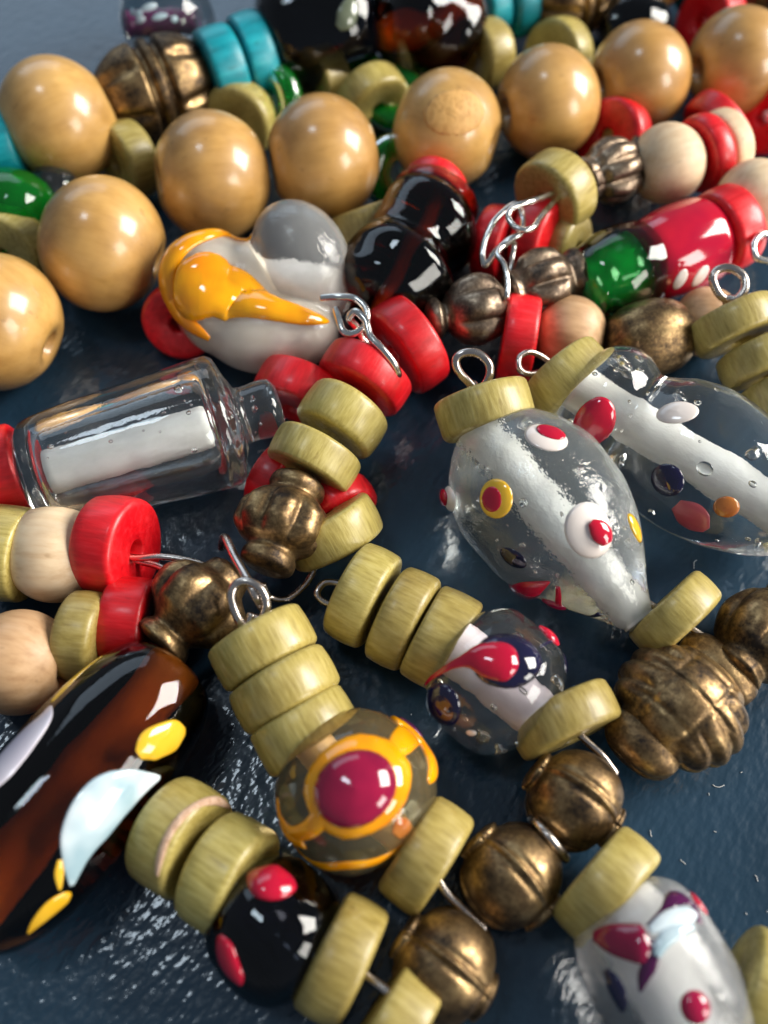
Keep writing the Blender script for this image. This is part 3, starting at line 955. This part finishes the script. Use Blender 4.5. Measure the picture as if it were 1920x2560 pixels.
# bright olive stack of three
disc(657, 1618, 0.62, 60, -14, 'top olive disc of the bright stack of three under the wire eye')
disc(712, 1722, 0.56, 60, -14, 'middle olive disc of the bright stack of three')
disc(764, 1826, 0.50, 60, -14, 'lowest olive disc of the bright stack, touching the orange bead')
# darker olive stack of three
disc(908, 1488, 0.45, 26, -2, 'first olive disc of the darker stack of three, with wire eye')
disc(1008, 1546, 0.45, 26, -2, 'middle olive disc of the darker stack of three')
disc(1104, 1596, 0.45, 26, -4, 'last olive disc of the darker stack, touching the red-drop bead')
wire([(880, 1470, .45), (845, 1458, .45), (813, 1457, .46), (794, 1477, .46), (798, 1497, .44), (822, 1510, .42), (850, 1506, .42), (900, 1490, .44)], .030,
    'wire eye at the left of the darker olive stack', 'eye_pin', 'steel_dull', group='eye pins')

# ================================================================== CLEAR SPOTTED DROP (centre right)
GC = 'clear glass beads'
r_, s_, L_ = glass_bead('spotted_glass_drop', (1192, 1066), 0.72, (1606, 1562), 0.50,
    [(0, .22), (.03, .33), (.10, .48), (.22, .63), (.36, .70), (.50, .68), (.64, .58), (.78, .42), (.90, .24), (.97, .15), (1, .10)], 'seedy',
    'large clear glass drop with red, orange and white eye spots', ('core', .130, .01, .985), 0.03, 5, GC)
bubbles(r_, lambda t: 0.62 * math.sin(math.pi * min(1, t * .72 + .2)), L_, 60, 3)
spot(s_, 1366, 1092, 57, 45, 28, 'e_white', r_, 'white_spot', .16)
spot(s_, 1376, 1084, 38, 24, 30, 'e_red', r_, 'red_spot', .12, .022)
spot(s_, 1238, 1246, 48, 52, 0, 'e_yellow', r_, 'yellow_spot', .18)
spot(s_, 1232, 1248, 28, 32, 0, 'e_red', r_, 'red_spot', .12, .022)
spot(s_, 1474, 1326, 66, 74, -20, 'e_white', r_, 'white_spot', .16)
stroke(s_, [(1470, 1306, 8), (1484, 1318, 22), (1500, 1338, 26), (1510, 1358, 14)], 'e_red', r_, 'red_spot', .40, .05)
spot(s_, 1282, 1396, 38, 28, 20, 'e_navy', r_, 'navy_spot', .16)
stroke(s_, [(1276, 1470, 10), (1296, 1474, 30), (1322, 1474, 30), (1350, 1464, 16), (1374, 1454, 3)], 'e_red', r_, 'red_drop', .45)
stroke(s_, [(1394, 1466, 6), (1396, 1490, 8), (1394, 1520, 10)], 'e_red', r_, 'red_trail', .45)
stroke(s_, [(1342, 1530, 10), (1368, 1535, 24), (1395, 1530, 22), (1410, 1536, 10)], 'e_wine', r_, 'red_drop', .5)
stroke(s_, [(1440, 1546, 3), (1470, 1543, 4), (1500, 1534, 8)], 'e_navy', r_, 'navy_thread', .4)
spot(s_, 1588, 1320, 22, 44, -30, 'e_yellow', r_, 'yellow_spot', .4)
spot(s_, 1100, 1250, 34, 78, 0, 'e_white', r_, 'white_spot', .45)
spot(s_, 1084, 1246, 22, 52, 0, 'e_red', r_, 'red_spot', .5, .05)
disc(1212, 1026, 0.86, 66, -22, 'olive disc capping the large spotted glass drop')
wire([(1190, 985, .98), (1176, 960, 1.04), (1148, 930, 1.14), (1140, 900, 1.22), (1160, 882, 1.26), (1195, 884, 1.26), (1222, 910, 1.22), (1222, 945, 1.14), (1196, 980, 1.02), (1184, 962, 1.0), (1212, 1030, .86)], .037,
    'wire eye standing on the olive disc of the spotted drop', 'eye_pin', 'steel_dull', group='eye pins')
wire([(1590, 1480, .50), (1625, 1510, .50), (1690, 1545, .46), (1745, 1582, .46), (1800, 1618, .48), (1842, 1648, .46)], .030,
    'straight wire through the olive disc below the spotted drop', 'wire_pin', 'steel_dull')
disc(1688, 1536, 0.46, 42, -6, 'olive disc on the wire between spotted drop and turtle bead')

# ================================================================== TWO-LOBED CLEAR BEAD (right)
r_, s_, L_ = glass_bead('lobed_glass_bead', (1430, 960), 0.58, (2020, 1325), 0.58,
    [(0, .20), (.02, .36), (.08, .52), (.16, .575), (.23, .53), (.275, .475), (.32, .52), (.40, .62), (.54, .67), (.70, .63), (.85, .5), (.95, .34), (1, .2)], 'clear',
    'two-lobed clear glass bead with red, black and orange spots, right', ('core', .140, .01, .98), 0.02, 6, GC)
bubbles(r_, lambda t: 0.52, L_, 60, 4)
spot(s_, 1480, 1058, 56, 78, 24, 'e_red', r_, 'red_spot', .22)
spot(s_, 1692, 1030, 54, 33, 4, 'e_white', r_, 'white_spot', .16)
spot(s_, 1668, 1201, 44, 44, 0, 'e_navy', r_, 'black_spot', .2)
spot(s_, 1816, 1268, 32, 30, 0, 'e_rust', r_, 'rust_spot', .25)
spot(s_, 1762, 1172, 22, 18, 30, 'clear', r_, 'clear_blister', .3)
stroke(s_, [(1690, 1262, 20), (1720, 1285, 44), (1745, 1310, 40), (1765, 1325, 14)], 'e_rosered', r_, 'dusty_red_patch', .15)
disc(1422, 952, 0.60, 44, -10, 'olive disc capping the two-lobed clear bead')
wire([(1385, 915, .62), (1352, 890, .70), (1322, 880, .76), (1298, 895, .76), (1300, 925, .72), (1330, 935, .66), (1375, 920, .60)], .028,
    'small wire eye at the olive disc of the two-lobed bead', 'eye_pin', 'steel_dull', group='eye pins')

# ================================================================== RED-DROP BEAD (centre)
r_, s_, L_ = glass_bead('red_drop_bead', (1130, 1610), 0.50, (1362, 1802), 0.48,
    [(0, .18), (.03, .32), (.12, .46), (.28, .545), (.5, .56), (.72, .54), (.88, .44), (.97, .30), (1, .16)], 'clear',
    'clear glass bead with a red tailed drop ringed in black', ('core_pink', .145, .02, .98), 0.03, 8, GC)
bubbles(r_, lambda t: 0.45, L_, 24, 6)
spot(s_, 1268, 1650, 96, 76, -15, 'e_navy', r_, 'black_ring', .30)
stroke(s_, [(1072, 1712, 5), (1110, 1680, 8), (1160, 1655, 15), (1200, 1650, 38), (1245, 1655, 50), (1275, 1662, 44), (1298, 1668, 16)], 'e_red', r_, 'red_drop', .45, .03)
stroke(s_, [(1352, 1560, 10), (1378, 1570, 26), (1400, 1585, 26), (1414, 1598, 10)], 'e_red', r_, 'red_spot', .5)
stroke(s_, [(1350, 1618, 3), (1385, 1602, 5)], 'e_navy', r_, 'black_thread', .5)
spot(s_, 1100, 1762, 60, 74, 30, 'e_navy', r_, 'black_spot', .30)
spot(s_, 1425, 1655, 16, 36, 10, 'e_navy', r_, 'black_spot', .30)
spot(s_, 1178, 1832, 16, 9, -30, 'e_white', r_, 'white_chip', .4)
disc(1412, 1799, 0.46, 62, -4, 'olive disc right below the red-drop glass bead')
wire([(1360, 1760, .46), (1412, 1800, .46), (1466, 1852, .46), (1505, 1888, .46), (1540, 1935, .44)], .030,
    'wire pin between olive disc and the cracked bronze ball', 'wire_pin', 'steel_dull')

# ================================================================== TURTLE-LIKE BRONZE
def turtle():
    c = P(1700, 1765, .42)
    a0 = P(1560, 1930, .42); a1 = P(1850, 1640, .42)
    M4 = frame(c, a1 - a0)
    r = root('bronze_turtle', M4, 'bronze turtle-shell bead with ribbed rim and end lobes', 'bead', 'bronze metal beads')
    # local: z along string, find local 'up' for the dome
    inv = M4.to_3x3().inverted()
    up = inv @ Vector((0, 0, 1)); up.z = 0; up.normalize()
    side = Vector((0, 0, 1)).cross(up)
    V, Fc = [], []
    nr, ns = 72, 128
    for i in range(nr + 1):
        el = -math.pi / 2 + math.pi * i / nr            # elevation over the rim plane
        for j in range(ns):
            th = 2 * math.pi * j / ns
            k = 1.0
            d = math.degrees(el)
            x = math.cos(el) * math.cos(th); y = math.cos(el) * math.sin(th); z = math.sin(el)
            # parallel ribs across the outer half of the shell, a seam at the rim, lines over the back
            w = min(1.0, max(0.0, (abs(y) - .40) / .16)) * min(1.0, max(0.0, (.97 - abs(x)) / .1))
            k -= 0.13 * w * (1 - abs(math.sin(x * 8.5 + .3)) ** .55)
            k += 0.04 * w
            k -= 0.10 * math.exp(-((d + 4) / 2.4) ** 2)
            if d > 20:
                w = min(1, (d - 20) / 12)
                k -= 0.060 * w * math.exp(-((x - .04) / .030) ** 2) * min(1, max(0, (.8 - abs(y)) / .1))
                k -= 0.045 * w * math.exp(-((abs(y) - .36) / .04) ** 2)
                k -= 0.040 * w * math.exp(-((x + .55) / .05) ** 2)
                k -= 0.040 * w * math.exp(-((x - .60) / .05) ** 2)
            V.append(Vector((0, 0, 1)) * (0.46 * x * k) + side * (0.52 * y * k) + up * (0.41 * z * (k * .75 + .25)))
    for i in range(nr):
        for j in range(ns):
            q = (j + 1) % ns
            Fc.append((i*ns + j, i*ns + q, (i+1)*ns + q, (i+1)*ns + j))
    part('shell', wobble(V, .012, 2.6, 4), Fc, 'bronze', r)
    for sgn, rr, off, wide in ((1, .21, .47, 1.75), (-1, .22, .44, 1.5)):
        V2, F2 = [], []
        n1, n2 = 24, 40
        for i in range(n1 + 1):
            ph = math.pi * i / n1
            for j in range(n2):
                th = 2 * math.pi * j / n2
                q = Vector((0, 0, 1)) * (0.20 * math.cos(ph)) + (side * math.cos(th) * wide + up * math.sin(th)) * (rr * math.sin(ph) ** .75)
                k = 1 - 0.10 * math.exp(-(math.sin(th) / .15) ** 2)
                V2.append(q * k + Vector((0, 0, sgn * off)) - up * .03)
        for i in range(n1):
            for j in range(n2):
                q = (j + 1) % n2
                F2.append((i*n2 + j, (i+1)*n2 + j, (i+1)*n2 + q, i*n2 + q))
        part('end_lobe', wobble(V2, .02, 4, 9), F2, 'bronze', r)
turtle()
bronze('bronze_melon', (1822, 1685), 0.42, (1990, 1500), 0.42,
    [(0, .14), (.06, .24), (.15, .22), (.27, .33), (.5, .40), (.72, .34), (.85, .22), (.95, .24), (1, .15)], 6, .20,
    'bronze lobed bead cut by the right edge, above the turtle bead', 'bronze', .6, 0.03, 6)

# ================================================================== bronze balls with ridges
def ridged(px, py, z, R, ang, label, seed, roll):
    L = 2 * R
    M4 = frame(P(px, py, z), axis_at(px, py, z, ang, -4), roll)
    M4 = M4 @ Matrix.Translation((0, 0, -R))
    ctrl = [(0, .10), (.02, .15), (.05, .17), (.08, .16), (.14, .66 * R), (.28, .90 * R), (.42, .99 * R), (.5, R), (.58, .99 * R), (.72, .90 * R), (.86, .66 * R), (.92, .16), (.95, .17), (.98, .15), (1, .10)]
    def mod(th, zz, r):
        f = (th * 4 / (2 * math.pi)) % 1.0
        d = abs(f - .5)
        w = min(1, r / (.5 * R))
        k = 1 + w * (0.075 * math.exp(-(d / .035) ** 2) - 0.045 * math.exp(-((d - .085) / .035) ** 2))
        return r * k
    V, Fc = turned(ctrl, L, n=60, segs=144, mod=mod, wob=.03, seed=seed)
    o = link('bronze_ball', mesh('bronze_ball', V, Fc, M['bronze']), M4)
    return tag(o, label, 'bead', 'bronze metal beads')
ridged(1435, 1998, 0.38, 0.375, 36, 'bronze ball with a raised seam, below the olive disc near the turtle', 2, 40)
ridged(1276, 2188, 0.37, 0.365, 48, 'bronze ball with a bold diagonal ridge, beside a flat washer ring', 5, 40)
ridged(1112, 2415, 0.38, 0.375, 38, 'bronze ball near the bottom edge with greenish sheen', 8, 40)
def washer():
    c = P(1372, 2096, .40)
    M4 = frame(c, axis_at(1372, 2096, .40, -42, 10))
    V, Fc = lathe([(.18 + .035 * math.cos(a), .035 * math.sin(a)) for a in [2 * math.pi * k / 12 for k in range(12)]], 48, loop=True)
    tag(link('wire_ring', mesh('wire_ring', V, Fc, M['steel_dull']), M4), 'thin wire ring squeezed between two bronze balls', 'wire', 'wire links')
washer()

# ================================================================== ORANGE BEAD
r_, s_, L_ = glass_bead('orange_ring_bead', (770, 1850), 0.56, (1015, 2110), 0.50,
    [(0, .2), (.04, .34), (.14, .47), (.3, .555), (.5, .58), (.7, .55), (.86, .46), (.96, .33), (1, .2)], 'honey',
    'honey glass bead with a wine-red eye ringed in orange', ('core_honey', .10, .02, .98), 0.02, 6, GC)
spot(s_, 900, 1958, 185, 140, -36, 'e_orange', r_, 'orange_ring', .12)
spot(s_, 886, 1972, 116, 92, -32, 'e_wine', r_, 'wine_red_eye', .30, .035)
stroke(s_, [(805, 2040, 28), (770, 2075, 24), (730, 2080, 18), (700, 2040, 12), (695, 2000, 8), (700, 2040, 10), (720, 2090, 16), (760, 2110, 14)], 'e_orange', r_, 'orange_trail', .4)
stroke(s_, [(985, 1880, 20), (1005, 1855, 34), (1030, 1830, 34), (1045, 1815, 12)], 'e_orange', r_, 'orange_trail', .2)
stroke(s_, [(985, 1800, 24), (1030, 1830, 40), (1065, 1870, 40), (1080, 1920, 32), (1070, 1955, 8)], 'e_orange', r_, 'orange_trail', .4)
stroke(s_, [(1000, 1795, 8), (1035, 1808, 20), (1062, 1835, 18)], 'e_purple', r_, 'wine_red_edge', .4, .04)
stroke(s_, [(700, 2095, 6), (760, 2140, 14), (850, 2165, 18), (950, 2150, 16), (1010, 2110, 6)], 'e_orange', r_, 'orange_trail', .3)
stroke(s_, [(990, 2090, 22), (1010, 2065, 36), (1020, 2050, 12)], 'e_rust', r_, 'rust_patch', .15)
disc(1066, 2136, 0.45, 36, -3, 'olive disc right below the orange-ringed bead')
wire([(1030, 2105, .45), (1066, 2136, .45), (1110, 2222, .44), (1160, 2275, .42), (1212, 2322, .36)], .030,
    'wire pin leaving the olive disc below the orange bead', 'wire_pin', 'steel_dull')

# ================================================================== bottom: olive pair, black bead
o23 = disc(452, 2094, 0.45, 32, 14, 'olive disc with a pale chipped scar along its rim')
sv = [o23.matrix_world @ v.co for v in o23.data.vertices]
fs = Surf(Matrix.Identity(4), sv, [tuple(p.vertices) for p in o23.data.polygons])
stroke(fs, [(392, 2190, 5), (400, 2145, 11), (420, 2090, 11), (452, 2045, 12), (492, 2012, 10), (540, 2002, 14), (575, 2020, 4)], 'scar', o23, 'chipped_scar', .35)
disc(572, 2186, 0.45, 32, 10, 'olive disc right behind the black bead with red spots')
r_, s_, L_ = glass_bead('black_spotted_bead', (590, 2215), 0.46, (790, 2440), 0.44,
    [(0, .2), (.04, .30), (.15, .40), (.3, .455), (.5, .47), (.7, .45), (.85, .39), (.96, .29), (1, .2)], 'black',
    'black glass bead with red spots near the bottom', ('e_navy', .16, .02, .98), 0.02, 3, 'dark glass beads')
stroke(s_, [(625, 2185, 14), (655, 2195, 48), (685, 2205, 52), (725, 2215, 30), (740, 2220, 8)], 'e_red', r_, 'red_spot', .4)
stroke(s_, [(548, 2340, 10), (560, 2370, 30), (572, 2405, 34), (590, 2440, 26), (600, 2462, 8)], 'e_red', r_, 'red_spot', .4)
disc(856, 2396, 0.45, 30, -4, 'olive disc right of the black spotted bead')
disc(985, 2560, 0.42, 40, -4, 'olive disc cut by the bottom edge')
wire([(800, 2370, .45), (856, 2396, .45), (920, 2440, .48), (985, 2492, .50), (1035, 2545, .48), (1050, 2600, .44)], .032,
    'wire pin curving from the olive disc to the bottom edge', 'wire_pin', 'steel_dull')

# ================================================================== bottom right
disc(1516, 2214, 0.46, 44, 6, 'olive disc capping the frosted purple-swirled bead')
r_, s_, L_ = glass_bead('purple_swirl_bead', (1540, 2235), 0.50, (1790, 2680), 0.46,
    [(0, .24), (.04, .34), (.14, .44), (.3, .49), (.5, .50), (.7, .48), (.86, .42), (.96, .3), (1, .2)], 'frosty',
    'frosted clear glass bead with purple swirls, bottom right', ('core', .19, .02, .98), 0.03, 7, GC)
stroke(s_, [(1485, 2340, 14), (1520, 2345, 34), (1570, 2355, 44), (1605, 2360, 46), (1625, 2360, 20)], 'e_wine', r_, 'wine_red_patch', .35)
stroke(s_, [(1625, 2320, 12), (1665, 2280, 16), (1690, 2245, 22), (1730, 2260, 14), (1750, 2310, 12)], 'e_purple', r_, 'purple_swirl', .4)
stroke(s_, [(1625, 2330, 10), (1670, 2300, 20), (1720, 2290, 22), (1735, 2300, 10)], 'e_blue_white', r_, 'pale_swirl', .4, .02)
stroke(s_, [(1640, 2390, 10), (1660, 2350, 18), (1700, 2325, 16), (1730, 2320, 6)], 'e_blue_white', r_, 'pale_swirl', .4, .02)
stroke(s_, [(1600, 2480, 4), (1610, 2440, 16), (1630, 2400, 18), (1640, 2350, 14)], 'e_purple', r_, 'purple_swirl', .35)
stroke(s_, [(1515, 2425, 10), (1535, 2460, 26), (1550, 2500, 22), (1555, 2530, 6)], 'e_navy', r_, 'navy_patch', .35)
spot(s_, 1738, 2518, 38, 40, 0, 'e_wine', r_, 'wine_red_spot', .45)
stroke(s_, [(1730, 2225, 8), (1755, 2240, 18), (1775, 2265, 14), (1780, 2280, 5)], 'e_red', r_, 'red_spot', .45)
disc(1895, 2480, 0.45, 30, 0, 'olive disc in the bottom right corner')

# ================================================================== LONG AMBER BEAD (left)
r_, s_, L_ = glass_bead('long_amber_bead', (445, 1660), 0.50, (-120, 2330), 0.56,
    [(0, .22), (.015, .33), (.06, .43), (.16, .51), (.35, .575), (.55, .60), (.75, .58), (.92, .46), (1, .3)], 'amber',
    'long dark amber glass bead with white and yellow patches, left', ('core_brown', .15, .01, .99), 0.015, 5, 'dark glass beads')
stroke(s_, [(345, 1888, 14), (370, 1868, 40), (402, 1852, 44), (440, 1838, 40), (462, 1830, 12)], 'e_yellow', r_, 'yellow_patch', .22)
stroke(s_, [(180, 2215, 6), (190, 2150, 36), (215, 2080, 66), (265, 2010, 74), (320, 1975, 56), (370, 1955, 26), (400, 1945, 6)], 'e_blue_white', r_, 'white_patch', .15)
stroke(s_, [(70, 2335, 4), (95, 2305, 20), (130, 2270, 28), (165, 2245, 22), (178, 2236, 6)], 'e_yellow', r_, 'yellow_patch', .22)
stroke(s_, [(150, 2225, 4), (148, 2185, 12), (150, 2150, 6)], 'e_yellow', r_, 'yellow_thread', .3)
stroke(s_, [(125, 1765, 6), (105, 1800, 34), (60, 1850, 52), (0, 1920, 56), (-40, 1960, 40)], 'e_lilac', r_, 'white_patch', .12)
stroke(s_, [(255, 1640, 4), (215, 1670, 12), (165, 1715, 16), (128, 1755, 8)], 'e_yellow', r_, 'yellow_thread', .25)

# lint on the tray
def lint():
    rnd = random.Random(11)
    V, Fc = [], []
    for k in range(46):
        px, py = (rnd.uniform(1560, 1920), rnd.uniform(1850, 2560)) if k < 26 else (rnd.uniform(0, 1920), rnd.uniform(1000, 2560))
        c = P(px, py, .006); a = rnd.uniform(0, 6.28); ln = rnd.choice((.01, .015, .02, .05, .10, .16))
        pts = [c]
        for q in range(3):
            a += rnd.uniform(-.7, .7)
            pts.append(pts[-1] + Vector((math.cos(a), math.sin(a), rnd.uniform(-.05, .1))) * ln / 3)
        v, f = tube(pts, .0030, 5, n=3)
        f = [tuple(i + len(V) for i in q) for q in f]
        V += v; Fc += f
    o_ = link('lint', mesh('lint', V, Fc, M['lint']))
    o_['kind'] = 'stuff'; o_['label'] = 'specks of pale lint and dust on the dark tray'; o_['category'] = 'lint'
lint()
